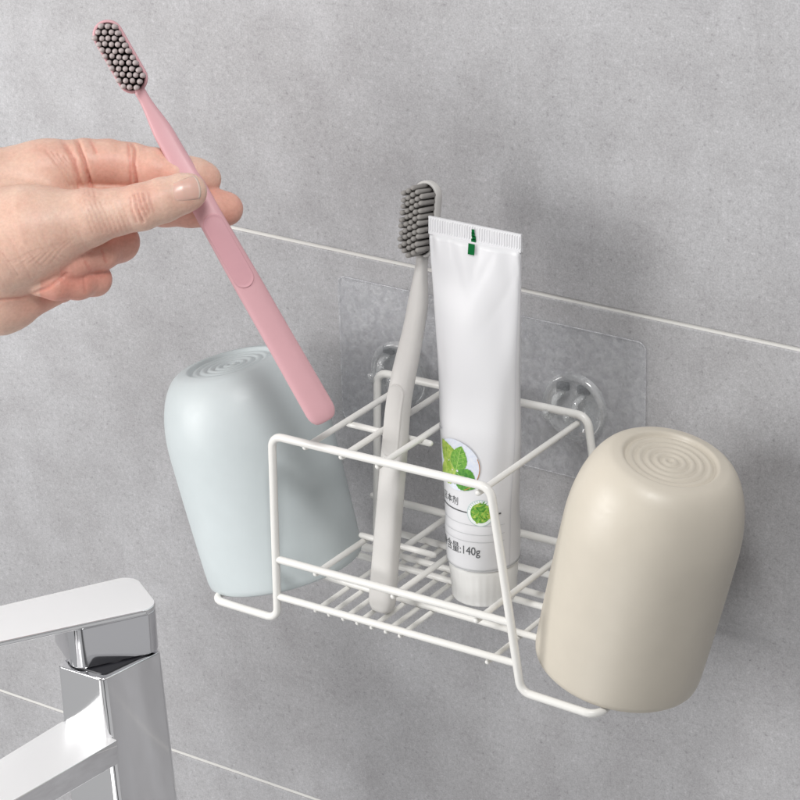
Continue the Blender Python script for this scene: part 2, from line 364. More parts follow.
def make_brush(mh, mp, mb, label, pad):
    L = .190; hd0, hd1 = .1570, L; hw = .0126
    o = bpy.data.objects.new('toothbrush', None); COL.objects.link(o); tag(o, label, 'toothbrush', 'soft bristle toothbrushes')
    bm = bmesh.new(); rings = []
    ts = [0, .0003, .0010, .0022, .0038, .0056] + list(np.linspace(.008, .1583, 70))
    for t in ts:
        w, h = bw(t), bh(t)
        if t < .0056:
            k = math.sqrt(max(0, 1-(1-t/.0056)**2)); w = w*(.42+.58*k); h = h*(.55+.45*k)
        rings.append([bm.verts.new((x, y+bo(t), t)) for x, y in superring(w, h)])
    for A, B in zip(rings, rings[1:]):
        for i in range(28): bm.faces.new((A[i], A[(i+1) % 28], B[(i+1) % 28], B[i]))
    bm.faces.new(rings[0][::-1]); bm.faces.new(rings[-1])
    h = link('handle', from_bm(bm, 'handle'), mh, o)
    # head: a stadium plate with a rim round a recessed bristle bed
    yo = bo(.175); y0 = yo-.0026; y1 = yo+.0022
    def stad(w, a, b, n=14):
        r = w/2; P = []
        for k in range(n+1): P.append((r*math.cos(PI*k/n), b-r+r*math.sin(PI*k/n)))
        for k in range(1, 16): P.append((-r, b-r+(a-b+2*r)*k/16))
        for k in range(n+1): P.append((-r*math.cos(PI*k/n), a+r-r*math.sin(PI*k/n)))
        for k in range(1, 16): P.append((r, a+r+(b-a-2*r)*k/16))
        return P
    bm = bmesh.new()
    prof = [(.0014, .0, y1), (.0004, 0, y1-.0004), (0, 0, y1-.0014), (0, 0, y0+.0006), (.0003, 0, y0+.0001), (.0008, 0, y0), (.0012, 0, y0+.0002), (.0014, 0, y0+.0012)]
    rings = [[bm.verts.new((x, y, z)) for x, z in stad(hw-2*i, hd0+i, hd1-i)] for i, _, y in prof]
    n = len(rings[0])
    for A, B in zip(rings, rings[1:]):
        for i in range(n): bm.faces.new((A[i], A[(i+1) % n], B[(i+1) % n], B[i]))
    bm.faces.new(rings[0][::-1])
    f = bm.faces.new(rings[-1])
    hh = link('head', from_bm(bm, 'head'), mh, o); auto_smooth(hh, 50)
    bm = bmesh.new(); P = stad(hw-.0029, hd0+.00145, hd1-.00145); bm.faces.new([bm.verts.new((x, y0+.0009, z)) for x, z in P])
    bd = link('bristle_bed', from_bm(bm, 'bristle_bed'), M['bristle_bed'], o, False)
    bm = bmesh.new(); rng = random.Random(3)
    pitch = .00285; row = 0; z = hd0+.0022
    while z < hd1-.0012:
        xs = (-.0046, -.0023, 0, .0023, .0046)
        for ci, x in enumerate(xs):
            zz = z+(pitch/2 if ci % 2 else 0)
            e = .0013
            cz0, cz1 = hd0+hw/2, hd1-hw/2
            dz = max(0, cz0-zz, zz-cz1)
            if math.hypot(abs(x), dz) > hw/2-.0012: continue
            ln = .0104+rng.uniform(-.0003, .0003); jx, jz = rng.uniform(-.0003, .0003), rng.uniform(-.0003, .0003)
            a = Vector((x, y0+.0008, zz)); d = Vector((jx, -ln, jz)); rr = .00113
            pr = [(0, rr), (.86, rr*1.02), (.93, rr*.93), (.975, rr*.68), (1, rr*.25)]
            sweep(bm, [a+d*t for t, _ in pr], [r for _, r in pr], 10)
        z += pitch
    link('bristles', from_bm(bm, 'bristles'), mb, o)
    # oval grip pad let into the front of the handle
    bm = bmesh.new(); rings = []
    pa, pb = pad
    for ins, lift in ((0, -.0003), (.0001, .00030), (.0003, .00042), (.00055, .00040), (.0009, .00024), (.0014, .00020), (.0022, .00020), (.0034, .00020)):
        rr = []
        for x, z in stad(.0090-2*ins, pa+ins, pb-ins, 12):
            w, hgt = bw(z), bh(z)
            u = min(.999, abs(x)/(w/2)); y = hgt/2*(1-u**3.2)**(1/3.2)
            rr.append(bm.verts.new((x, bo(z)-y-lift, z)))
        rings.append(rr)
    n = len(rings[0])
    for A, B in zip(rings, rings[1:]):
        for i in range(n): bm.faces.new((A[i], A[(i+1) % n], B[(i+1) % n], B[i]))
    # fill the centre as paired strips so that it follows the handle
    c = rings[-1]; N_ = 12; order = list(range(n))        # right half up to the top, left half mirrored
    half = n//2; top = N_//2; L_ = [c[(top+k) % n] for k in range(half+1)]; R_ = [c[(top-k) % n] for k in range(half+1)]
    for k in range(half):
        vs = []
        for v in (L_[k], L_[k+1], R_[k+1], R_[k]):
            if v not in vs: vs.append(v)
        if len(vs) > 2: bm.faces.new(vs)
    link('grip_pad', from_bm(bm, 'grip_pad'), mp, o)
    return o
def pose(o, base, tip, front):
    z = (Vector(tip)-Vector(base)).normalized(); y = -Vector(front); y = (y-z*y.dot(z)).normalized(); x = y.cross(z)
    o.matrix_world = Matrix(((x.x, y.x, z.x, base[0]), (x.y, y.y, z.y, base[1]), (x.z, y.z, z.z, base[2]), (0, 0, 0, 1)))
gb = make_brush(M['grey'], M['grey_pad'], M['bristle'], 'pale grey toothbrush standing in the wire rack beside the white tube', (.0710, .1030))
pose(gb, (-.0232, -.0800, -.1277), (-.0228, -.0800+.195, -.1277+1.0), (-.06, -1, .08))
pb = make_brush(M['pink'], M['pink_pad'], M['bristle_mauve'], 'pink toothbrush held up by the hand above the rack', (.0650, .0990))
pbase = cam2w(at(326, 421, 1.150)); ptip = cam2w(at(104, 31, 1.128))
vdir = CAM-(pbase+ptip)/2; vdir /= np.linalg.norm(vdir)
pfront = vdir - .07*R[0] + .02*R[1]
pose(pb, tuple(pbase), tuple(ptip), tuple(pfront))

# ------------------------------------------------------------------ toothpaste tube
TX, TY, ZB, ZS, ZTOP = .0085, -.0462, -.1252, -.1068, .0462
tube = root('toothpaste_tube', (TX, TY, ZB), label='white toothpaste tube with green leaf print standing cap down in the rack', cat='toothpaste tube')
def tdim(z):
    u = (z-ZS)/(ZTOP-ZS); u = min(1, max(0, u))
    a = sm(u, [0, .12, .45, 1], [.0160, .0166, .0196, .0226])
    b = .0160*(1-u)**.72+.0007 if u < 1 else .0007
    if u < .12: b = min(b+.0006*u/.12, .0163)
    return a, b
def tsurf(th, z, off=0.):
    a, b = tdim(z); n = Vector((math.sin(th)*b, -math.cos(th)*a, 0)); n = n.normalized() if n.length > 1e-9 else Vector((0, -1, 0))
    x = -.0012*(z-ZS)/(ZTOP-ZS)
    return Vector((TX+x+a*math.sin(th), TY-b*math.cos(th), z)) + n*off
ZCR = ZTOP-.0072
bm = bmesh.new(); SEG = 96; rings = []
zs = [ZS-.0004, ZS+.0003] + list(np.linspace(ZS+.002, ZCR, 60))
for z in zs:
    ins = -.0006 if z < ZS else 0
    ring = []
    for k in range(SEG):
        th = 2*PI*k/SEG; p = tsurf(th, z, ins)
        # soft dents and the pinch folds fanning out from under the seal
        u = (z-ZS)/(ZCR-ZS); d = 0
        for (t0, z0, sx, sz, am) in ((-.5, .020, .5, .010, -.0007), (.75, .005, .35, .016, -.0006), (.15, -.035, .5, .02, -.0005), (1.1, -.05, .3, .03, -.0005), (-.9, -.02, .35, .03, -.0004)):
            dt = (th-t0+PI) % (2*PI)-PI; d += 2.2*am*math.exp(-(dt/sx)**2-((z-z0)/sz)**2)
        f = math.exp(-((ZCR-z)/.014)**2); d += f*.0005*math.sin(th*9+z*90)*(1 if math.cos(th) > 0 else .4)
        tt = (th+PI) % (2*PI)-PI; w = math.exp(-((ZCR-z)/.022)**2)
        for (t0, sl) in ((-.62, 22), (.55, -26), (1.0, 30), (-.15, 16), (.18, -12)):       # creases that run down from the seal
            d -= w*.00055*math.exp(-abs(tt-t0-sl*(ZCR-z)*.9)/.07)
        d -= .00045*math.exp(-abs((z-.012)-(tt-.6)*.030)/.004)*math.exp(-((tt-.7)/.5)**2)
        v = tsurf(th, z, ins+d); ring.append(bm.verts.new(v))
    rings.append(ring)
for A, B in zip(rings, rings[1:]):
    for k in range(SEG): bm.faces.new((A[k], A[(k+1) % SEG], B[(k+1) % SEG], B[k]))
bm.faces.new(rings[0][::-1]); bm.faces.new(rings[-1])
body = link('tube_body', from_bm(bm, 'tube_body'), M['tube'], tube)
# crimped seal with upright ribs
bm = bmesh.new(); n = 150; hw = tdim(ZCR)[0]+.0002
def crimp(side):
    rows = []
    for z, amp in ((ZCR-.0006, 0), (ZCR+.0006, .0), (ZCR+.0012, 1), (ZTOP-.0011, 1), (ZTOP-.0006, .0), (ZTOP, 0)):
        xs = np.linspace(-hw, hw, n)
        rows.append([bm.verts.new((TX-.0012+x, TY-side*(.0008-.0003*max(0, (z-ZCR))/.0072) - side*amp*(.00020 if (int((i*1.0)/2) % 2) else -.00012)*(0.5+RNG.random()*.9), z+(.0 if z < ZTOP-.002 else .0012*x/hw*0)))
                     for i, x in enumerate(xs)])
    for A, B in zip(rows, rows[1:]):
        for i in range(n-1): bm.faces.new((A[i], A[i+1], B[i+1], B[i]))
    return rows
fr, bk = crimp(1), crimp(-1)
for i in range(n-1): bm.faces.new((fr[-1][i], fr[-1][i+1], bk[-1][i+1], bk[-1][i])); bm.faces.new((fr[0][i], fr[0][i+1], bk[0][i+1], bk[0][i]))
for A, B, C, D in zip(fr, fr[1:], bk, bk[1:]):
    bm.faces.new((A[0], B[0], D[0], C[0])); bm.faces.new((A[-1], B[-1], D[-1], C[-1]))
link('crimped_seal', from_bm(bm, 'crimped_seal'), M['tube'], tube, False)
# cap: tapered, faintly fluted
bm = bmesh.new(); rings = []
for r, z in ((.0132, ZB), (.0138, ZB+.0003), (.0141, ZB+.0010), (.0151, ZS-.0036), (.0153, ZS-.0020), (.0152, ZS-.0012), (.0146, ZS-.0006), (.0120, ZS-.0003)):
    rings.append([bm.verts.new((TX+(r+(.00005*math.cos(th*30) if ZB+.0008 < z < ZS-.003 else 0))*math.sin(th), TY-(r+(.00005*math.cos(th*30) if ZB+.0008 < z < ZS-.003 else 0))*math.cos(th), z)) for th in (2*PI*k/288 for k in range(288))])
for A, B in zip(rings, rings[1:]):
    for k in range(288): bm.faces.new((A[k], A[(k+1) % 288], B[(k+1) % 288], B[k]))
bm.faces.new(rings[0]); bm.faces.new(rings[-1])
link('cap', from_bm(bm, 'cap'), M['cap'], tube)
# printing: flat art in (u = metres round the tube, z) wrapped on to the surface
def wrap(u, z, off): return tsurf(u/.0168, z, off)
def art(name, polys, m, off=.00014, parent=tube):
    bm = bmesh.new()
    for P in polys:
        vs = [bm.verts.new((u, z, 0)) for u, z in P]
        try: bm.faces.new(vs)
        except ValueError: pass
    bmesh.ops.triangulate(bm, faces=bm.faces[:])
    for _ in range(3):
        es = [e for e in bm.edges if e.calc_length() > .0022]
        if not es: break
        bmesh.ops.subdivide_edges(bm, edges=es, cuts=1); bmesh.ops.triangulate(bm, faces=[f for f in bm.faces if len(f.verts) > 3])
    for v in bm.verts: v.co = wrap(v.co.x, v.co.y, off)
    return link(name, from_bm(bm, name), m, parent, False)
def hline(z, u0, u1, w): 
    k = max(2, int((u1-u0)/.001)); us = np.linspace(u0, u1, k)
    return [[(a, z-w/2), (b, z-w/2), (b, z+w/2), (a, z+w/2)] for a, b in zip(us, us[1:])]
def disc(cu, cz, r, n=40): return [(cu+r*math.cos(2*PI*k/n), cz+r*math.sin(2*PI*k/n)) for k in range(n)]
def ringp(cu, cz, r, w, n=48): return [[(cu+(r+s)*math.cos(a), cz+(r+s)*math.sin(a)) for a, s in ((2*PI*k/n, -w/2), (2*PI*k/n, w/2), (2*PI*(k+1)/n, w/2), (2*PI*(k+1)/n, -w/2))] for k in range(n)]
def leafp(cu, cz, L, W, ang, n=16, ser=.05):
    P = []
    for k in range(n+1): t = k/n; P.append((L*t, W/2*math.sin(PI*t**.85)**.85*(1+ser*(k % 2))))
    for k in range(n-1, 0, -1): t = k/n; P.append((L*t, -W/2*math.sin(PI*t**.85)**.85*(1+ser*(k % 2))))
    c, s = math.cos(ang), math.sin(ang); return [(cu+x*c-y*s, cz+x*s+y*c) for x, y in P]
LC = (-.0046, ZS+.0475)
pic = art('leaf_picture', [disc(*LC, .0113, 56)], M['sky_print'], .00012)
lu, lz = LC[0]+.0005, LC[1]-.0030
def sub(name, polys, m, off): 
    o = art(name, polys, m, off, None); o.parent = pic; o.data.transform(Matrix.Translation(-Vector(tube['_o']))); return o
sub('leaf', [leafp(lu, lz, .0150, .0104, math.radians(128))], M['leaf_lime'], .00020)
sub('leaf', [leafp(lu, lz, .0126, .0080, math.radians(78))], M['leaf_mid'], .00024)
sub('leaf', [leafp(lu, lz, .0108, .0106, math.radians(-30))], M['leaf_dark'], .00028)
sub('leaf', [leafp(lu, lz, .0125, .0098, math.radians(200))], M['leaf_lime'], .00024)
sub('leaf', [leafp(lu, lz, .0060, .0040, math.radians(262))], M['leaf_mid'], .00020)
def vein(L, ang): 
    c, s = math.cos(ang), math.sin(ang); out = []
    def seg(x0, y0, x1, y1, w):
        d = math.hypot(x1-x0, y1-y0); nx, ny = -(y1-y0)/d*w, (x1-x0)/d*w
        q = [(x0+nx, y0+ny), (x0-nx, y0-ny), (x1-nx, y1-ny), (x1+nx, y1+ny)]
        out.append([(lu+x*c-y*s, lz+x*s+y*c) for x, y in q])
    seg(0, 0, L*.92, 0, .00012)
    for t in (.2, .36, .52, .68):
        for sg in (-1, 1): seg(L*t, 0, L*(t+.17), sg*L*.24*math.sin(PI*t), .00007)
    return out
sub('leaf_vein', vein(.0150, math.radians(128))+vein(.0126, math.radians(78))+vein(.0108, math.radians(-30))+vein(.0125, math.radians(200)), mat('vein_ink', (.42, .62, .16), .5), .00033)
sub('picture_edge', [q for i, q in enumerate(ringp(*LC, .0112, .0003, 56)) if i > 45 or i < 4], M['orange'], .0003)
for k in range(1): sub('dew', [disc(lu+.0008, lz+.0007, .0005, 14), disc(lu+.0026, lz-.0034, .00035, 12), disc(lu-.0018, lz+.0004, .00035, 12), disc(lu-.004, lz+.004, .0003, 12)], M['tube'], .00036)
BC = (.0079, ZS+.0278)
badge = art('herb_badge', [disc(*BC, .0062, 44)], mat('badge_white', (.80, .84, .82), .5), .00012)
def subb(name, polys, m, off):
    o = art(name, polys, m, off, None); o.parent = badge; o.data.transform(Matrix.Translation(-Vector(tube['_o'])))
subb('badge_ring', ringp(*BC, .0060, .00022)+[[(BC[0]+r*math.cos(a+d), BC[1]+r*math.sin(a+d)) for r, d in ((.0050, -.03), (.0050, .03), (.0058, .03), (.0058, -.03))] for a in np.linspace(.5, 2.9, 13)], M['teal'], .00018)
subb('herb_photo', [disc(*BC, .0046, 36)], M['tea'], .00018)
rg = random.Random(5); bl = []; bl2 = []
for k in range(46):
    a, r = rg.uniform(0, 2*PI), .0042*math.sqrt(rg.random()); (bl if k % 2 else bl2).append(leafp(BC[0]+r*math.cos(a)-.0006, BC[1]+r*math.sin(a), rg.uniform(.0014, .0024), .0006, rg.uniform(-.9, 1.2), 6, 0))
subb('herb_leaf', bl, M['leaf_dark'], .00024); subb('herb_leaf', bl2, M['leaf_lime'], .00028)
art('rule', hline(ZS+.0273, -.0165, .0017, .00055), M['ink']); art('rule', hline(ZS+.0273, .0160, .0173, .0007), M['ink'])
for z in (.0218, .0178, .0143): art('rule', hline(ZS+z, -.0185, .0195, .00017), M['line'])
art('seam_line', [[(.0226, z), (.0229, z), (.0229, z2), (.0226, z2)] for z, z2 in zip(np.linspace(ZS+.001, ZCR-.002, 60), np.linspace(ZS+.001, ZCR-.002, 60)[1:])], M['faint'], .0001)
art('cap_line', hline(ZS+.0006, -.050, .050, .0005), M['line'], .0001)
art('eye_mark', [[(-.0012, ZTOP-.0120), (.0012, ZTOP-.0120), (.0012, ZTOP-.0074), (-.0012, ZTOP-.0074)]], M['green'], .00025)
bm = bmesh.new()                                        # the mark runs up over the seal, broken by its ribs
for (x0, x1, z0, z1) in ((-.0012, .0011, ZCR-.0002, ZCR+.0014), (-.0007, .0011, ZCR+.0012, ZCR+.0028), (-.0010, .0007, ZCR+.0026, ZCR+.0042), (-.0009, .0006, ZCR+.0040, ZCR+.0056)):
    vs = [bm.verts.new((TX-.0012+x, TY-.00115, z)) for x, z in ((x0, z0-.0002), (x1, z0-.0002), (x1, z1), (x0, z1))]; bm.faces.new(vs)
link('eye_mark', from_bm(bm, 'eye_mark'), M['green'], tube, False)
def text(name, s, u, z, size, m, sx=1.):
    cu = bpy.data.curves.new('t', 'FONT'); cu.body = s; cu.size = 1; to = bpy.data.objects.new('t', cu); COL.objects.link(to)
    dg = bpy.context.evaluated_depsgraph_get(); me = bpy.data.meshes.new_from_object(to.evaluated_get(dg))
    bpy.data.objects.remove(to); xs = [v.co.x for v in me.vertices]
    if not xs: return
    bm = bmesh.new(); bm.from_mesh(me)
    for v in bm.verts: v.co = wrap(u+v.co.x*size*sx, z+v.co.y*size, .00016)
    me2 = from_bm(bm, name); me2.materials.clear(); link(name, me2, m, tube, False)
text('lettering', '净含量:140g', -.0156, ZS+.0082, .0054, M['ink'], .86)
text('lettering', '区本剂', -.0142, ZS+.0298, .0040, M['ink'], .95)
text('lettering', 'flavour', -.0180, ZS+.0602, .0024, M['navy'], .7)

# ------------------------------------------------------------------ faucet
fau = root('faucet', (-.154, -.112, -.36), label='chrome basin faucet with slab lever and flat spout in front of the tiles', cat='faucet')
FL, FR, BR, BL = (-.1711, -.1307), (-.1433, -.1300), (-.1370, -.0940), (-.1672, -.0935)
bm, top = prism([FL, FR, BR, BL], -.36, -.173, .0034, .0007, 'body'); 
for v in bm.verts: v.co.x += .085*min(.12, -.173-v.co.z)*min(1, max(0, (v.co.x+.1711)/.034))
bd = link('body', from_bm(bm, 'body'), M['chrome_soft'], fau); auto_smooth(bd, 25)
def inset(poly, d):
    c = np.mean(poly, 0); return [tuple(np.array(p)+(c-np.array(p))/np.linalg.norm(c-np.array(p))*d) for p in poly]
bm, _ = prism(inset([FL, FR, BR, BL], .0042), -.1735, -.1724, .003, .0002, 'seat'); link('seal', from_bm(bm, 'seal'), M['dark'], fau, False)
bm = bmesh.new(); lathe(bm, [(0, -.0035), (.0118, -.0035), (.0126, -.0028), (.0126, .004), (0, .004)], 48)
me = from_bm(bm, 'collar'); me.transform(Matrix.Translation((-.1590, -.1080, -.1705))); o = link('collar', me, M['chrome'], fau); auto_smooth(o)
dl = Vector((-.530, -.848)); nl = Vector((.848, -.530))           # lever's long direction and its right-hand normal
A0 = Vector((-.1352, -.0960)); W_ = .0365
def lp(s, w): p = A0+dl*s-nl*w; return (p.x, p.y)
# block below the lever
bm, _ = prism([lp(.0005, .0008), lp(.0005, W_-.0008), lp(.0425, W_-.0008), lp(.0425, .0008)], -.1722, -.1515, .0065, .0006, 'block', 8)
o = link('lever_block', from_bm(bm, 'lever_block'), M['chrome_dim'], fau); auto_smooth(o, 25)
bm, top = prism([lp(0, 0), lp(0, W_), lp(.150, W_-.003), lp(.150, .003)], -.1518, -.1490, .0085, .0008, 'lever', 10)
me = from_bm(bm, 'lever'); o = link('lever', me, M['chrome'], fau); me.materials.append(M['lit_top'])
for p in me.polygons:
    if p.normal.z > .9: p.material_index = 1  # top face gets the painted glare
auto_smooth(o, 30)
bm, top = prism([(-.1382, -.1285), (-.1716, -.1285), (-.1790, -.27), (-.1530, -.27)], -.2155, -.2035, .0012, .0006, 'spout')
me = from_bm(bm, 'spout'); o = link('spout', me, M['chrome'], fau); me.materials.append(M['lit_top'])
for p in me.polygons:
    if p.normal.z > .9: p.material_index = 1  # same painted glare on the spout's top
auto_smooth(o, 30)
bm = bmesh.new(); lathe(bm, [(0, 0), (.036, 0), (.0362, .001), (.0356, .004), (.022, .0048), (0, .0048)], 56)
me = from_bm(bm, 'base_flange'); me.transform(Matrix.Translation((-.154, -.112, -.3605))); o = link('base_flange', me, M['chrome'], fau); auto_smooth(o)

# ------------------------------------------------------------------ hand (one continuous surface from a blended distance field)
def cap3(q, a, ra, b, rb, fz=1.):
    pa = q-a; ba = b-a; w = np.array([1, 1, fz], np.float32)
    pa = pa*w; ba = ba*w
    h = np.clip((pa@ba)/float(ba@ba), 0, 1)
    return np.linalg.norm(pa-h[..., None]*ba, axis=-1)-(ra+(rb-ra)*h)
def smin(a, b, k):
    h = np.maximum(k-np.abs(a-b), 0)/k; return np.minimum(a, b)-h*h*k*.25
def J(px, py, d, r): return (at(px, py, d).astype(np.float32), r*.001)
PALM = [[J(46, 171, 1.1490, 12.5), J(-20, 190, 1.1480, 15), J(-95, 214, 1.1460, 17)],
        [J(46, 205, 1.1510, 12.5), J(-95, 235, 1.1470, 17)],
        [J(34, 232, 1.1520, 12.5), J(-95, 255, 1.1470, 17)],
        [J(20, 270, 1.1480, 10), J(0, 288, 1.1440, 17), J(-95, 276, 1.1440, 17)],
        [J(60, 286, 1.1430, 6.5), J(0, 296, 1.1430, 15)],
        [J(84, 219, 1.1235, 10), J(35, 232, 1.1270, 18.0), J(2, 243, 1.1310, 20.5), J(-60, 245, 1.1380, 19), J(-130, 244, 1.1440, 19)],
        [J(-95, 240, 1.1450, 21), J(-160, 240, 1.1440, 20), J(-420, 262, 1.1420, 27)],
        [J(-95, 252, 1.1450, 21), J(-160, 256, 1.1440, 20), J(-420, 286, 1.1420, 27)]]
THUMB = [J(60, 226, 1.1240, 12.5), J(90, 217, 1.1225, 10.6), J(116, 212, 1.1222, 9.4), J(141, 207, 1.1215, 9.3), J(163, 200, 1.1225, 8.9), J(184, 193, 1.1232, 7.9), J(190, 191.5, 1.1232, 6.9)]
INDEX = [J(40, 172, 1.1500, 12.0), J(84, 164, 1.1500, 10.3), J(108, 163, 1.1500, 9.6), J(131, 165.5, 1.1500, 9.2), J(155, 170, 1.1480, 8.9), J(178, 174, 1.1465, 8.2), J(196, 177, 1.1465, 7.6), J(205, 179, 1.1470, 6.8)]
MIDDLE = [J(45, 205, 1.1510, 11.5), J(95, 203, 1.1530, 9.5), J(135, 204, 1.1520, 8.9), J(165, 205.5, 1.1490, 8.6), J(190, 207, 1.1475, 8.2), J(214, 208.5, 1.1470, 7.9), J(226, 209, 1.1475, 7.2)]
RING = [J(36, 228, 1.1520, 11), J(80, 240, 1.1530, 9), J(119, 242, 1.1490, 8.2), J(100, 251, 1.1390, 7.9), J(72, 261, 1.1310, 7.6), J(48, 264, 1.1290, 7)]
PINKY = [J(22, 270, 1.1490, 10), J(62, 277, 1.1490, 8), J(95, 279.5, 1.1440, 6.6), J(78, 283, 1.1360, 6.6), J(56, 284, 1.1310, 6.4), J(40, 282, 1.1300, 6)]
def chain(q, c, fz=1., k=.0025):
    d = None
    for (a, ra), (b, rb) in zip(c, c[1:]):
        e = cap3(q, a, ra, b, rb, fz); d = e if d is None else smin(d, e, k)
    return d
def hand_sdf(q):
    p = None
    for c, k in ((PALM[0], 0), (PALM[1], .011), (PALM[2], .011), (PALM[3], .011), (PALM[6], .011), (PALM[7], .011), (PALM[5], .0075), (PALM[4], .003)):
        e = chain(q, c, 1.12 if c is not PALM[5] else 1., .006); p = e if p is None else smin(p, e, k)
    tot = None
    for c, k in ((INDEX, .006), (MIDDLE, .004), (RING, .0014), (PINKY, .0014), (THUMB, .007)):
        d = smin(p, chain(q, c), k); tot = d if tot is None else smin(tot, d, .0012)
    return tot
def axis(n0, lo, hi): return np.arange(lo, hi, n0, dtype=np.float32)
ST = .00062
U = np.concatenate([np.linspace(-.330, -.180, 46)[:-1], axis(ST, -.180, -.055)]).astype(np.float32)
V = axis(ST, -.116, -.016); Wd = axis(ST, 1.096, 1.176)
NX, NY, NZ = len(U), len(V), len(Wd)
fld = np.empty((NX, NY, NZ), np.float32)
for i0 in range(0, NX, 16):
    g = np.stack(np.meshgrid(U[i0:i0+16], V, Wd, indexing='ij'), -1); fld[i0:i0+16] = hand_sdf(g)
fld[0] = np.abs(fld[0])+1e-4                     # close the arm's end
def surface_nets(f):
    s = f < 0
    cnt = np.zeros((NX-1, NY-1, NZ-1), np.uint8)
    for a in (0, 1):
        for b in (0, 1):
            for c in (0, 1): cnt += s[a:NX-1+a, b:NY-1+b, c:NZ-1+c]
    act = np.argwhere((cnt > 0) & (cnt < 8)); idx = -np.ones((NX-1, NY-1, NZ-1), np.int32); idx[tuple(act.T)] = np.arange(len(act))
    acc = np.zeros((len(act), 3)); n = np.zeros(len(act))
    G_ = (U, V, Wd)
    cs = [(a, b, c) for a in (0, 1) for b in (0, 1) for c in (0, 1)]
    def P(ijk): return np.stack([G_[d][ijk[:, d]] for d in range(3)], 1).astype(np.float64)
    for ax in range(3):
        for c in cs:
            if c[ax]: continue
            e = list(c); e[ax] = 1
            i0 = act+np.array(c); i1 = act+np.array(e); v0 = f[tuple(i0.T)]; v1 = f[tuple(i1.T)]
            m = (v0 < 0) != (v1 < 0); t = np.where(m, v0/np.where(m, v0-v1, 1), 0)[:, None]
            acc += np.where(m[:, None], P(i0)*(1-t)+P(i1)*t, 0); n += m
    verts = acc/n[:, None]; faces = []
    for ax in range(3):
        a, b = [(1, 2), (2, 0), (0, 1)][ax]
        sl0 = [slice(None)]*3; sl1 = [slice(None)]*3; sl0[ax] = slice(0, -1); sl1[ax] = slice(1, None)
        d0, d1 = s[tuple(sl0)], s[tuple(sl1)]; e = np.argwhere(d0 != d1)
        e = e[(e[:, a] > 0) & (e[:, b] > 0) & (e[:, a] < f.shape[a]-1) & (e[:, b] < f.shape[b]-1)]
        flip = d0[tuple(e.T)]
        q = []
        for da, db in ((0, 0), (1, 0), (1, 1), (0, 1)):
            k = e.copy(); k[:, a] -= da; k[:, b] -= db; q.append(idx[tuple(k.T)])
        q = np.stack(q, 1); q[~flip] = q[~flip][:, ::-1]; faces.append(q)
    return verts, np.concatenate(faces)
hv, hf = surface_nets(fld)
def grad(q, e=.0004):
    g = np.stack([hand_sdf(q+np.eye(3, dtype=np.float32)[i]*e)-hand_sdf(q-np.eye(3, dtype=np.float32)[i]*e) for i in range(3)], -1)
    return g/np.maximum(np.linalg.norm(g, axis=-1, keepdims=True), 1e-9)
hv = hv.astype(np.float32); nr = grad(hv)
PX = hv[:, 0]/hv[:, 2]*F_PX+400; PY = hv[:, 1]/hv[:, 2]*F_PX+400
facing = np.clip(-nr[:, 2]*1.6, 0, 1)
d_th = chain(hv, THUMB[1:]); d_in = chain(hv, INDEX[1:]); d_mi = chain(hv, MIDDLE[2:]); d_ri = chain(hv, RING[1:]); d_pi = chain(hv, PINKY[1:])
front = hv[:, 2]
def near(d, k=.0022): return np.exp(-np.maximum(d, 0)/k)
def polyd(pts):
    best = np.full(len(PX), 1e9)
    for (x0, y0), (x1, y1) in zip(pts, pts[1:]):
        dx, dy = x1-x0, y1-y0; t = np.clip(((PX-x0)*dx+(PY-y0)*dy)/(dx*dx+dy*dy), 0, 1)
        best = np.minimum(best, np.hypot(PX-x0-t*dx, PY-y0-t*dy))
    return best
disp = np.zeros(len(hv)); red = np.zeros(len(hv)); dark = np.zeros(len(hv))
isin = (d_in < d_th)*1.; ison = (d_th <= d_in)*1.
def crease(pts, wpx, dep, gate, rd=.5):
    global disp, red
    g = np.exp(-(polyd(pts)/wpx)**2)*gate*facing; disp -= g*dep*.00125; red += g*rd*1.15
ig = near(d_in)*isin; tg = near(d_th, .004)*ison*(front < 1.1235)
crease([(131, 140), (135, 150), (134, 165), (137, 186)], 1.6, 1.0, ig); crease([(128, 142), (130, 160), (131, 186)], 1.4, .3, ig)
crease([(76, 138), (84, 160), (92, 190)], 2.2, 1.7, near(d_in, .005)); crease([(62, 140), (74, 160), (80, 186)], 2.4, 1.1, near(d_in, .006)); crease([(90, 140), (96, 152)], 1.6, .3, ig)
for pts, w, dp in (([(134, 194), (137, 207), (143, 222)], 1.3, .75), ([(138, 193), (141, 205), (147, 216)], 1.2, .6), ([(143, 193), (146, 203), (150, 213)], 1.1, .5), ([(130, 197), (132, 210), (137, 222)], 1.2, .45), ([(149, 193), (151, 203), (154, 211)], 1.1, .30),
                   ([(139, 201), (144, 202)], .9, .18), ([(140, 211), (147, 209)], .9, .15)):
    crease(pts, w, dp, tg, .22)
for k in range(9):                                       # fine slanting wrinkles over the thumb's base
    x = 84+k*5.0; crease([(x-4, 200+k*.3), (x+2, 214), (x+9, 232)], .9, .26-.012*k, tg, .16)
wob = lambda y: 2.5*math.sin(y*.21)
for k in range(12):                                      # thenar wrinkles
    x = -8+k*8.2+3*math.sin(k*2.3); crease([(x+wob(k*9)-6, 250+k*-1.5+6*math.sin(k*1.7)), (x+4, 264-k*1.0), (x+13+2*math.sin(k*3.1), 282-k*2.4+5*math.cos(k*2.1))], 1.0, .08+.05*(k % 3), (front < 1.135)*1., .08)
for k in range(7): crease([(8+k*7, 262+wob(k)), (20+k*7, 258-k*1.5), (32+k*7, 251-k*2)], .9, .16, (front < 1.135)*1., .1)
for k in range(6): crease([(46+k*6, 150+k*2), (60+k*6, 168+k*2), (70+k*5, 186+k*2)], 1.3, .28, (d_in > .0005)*(front < 1.15), .15)
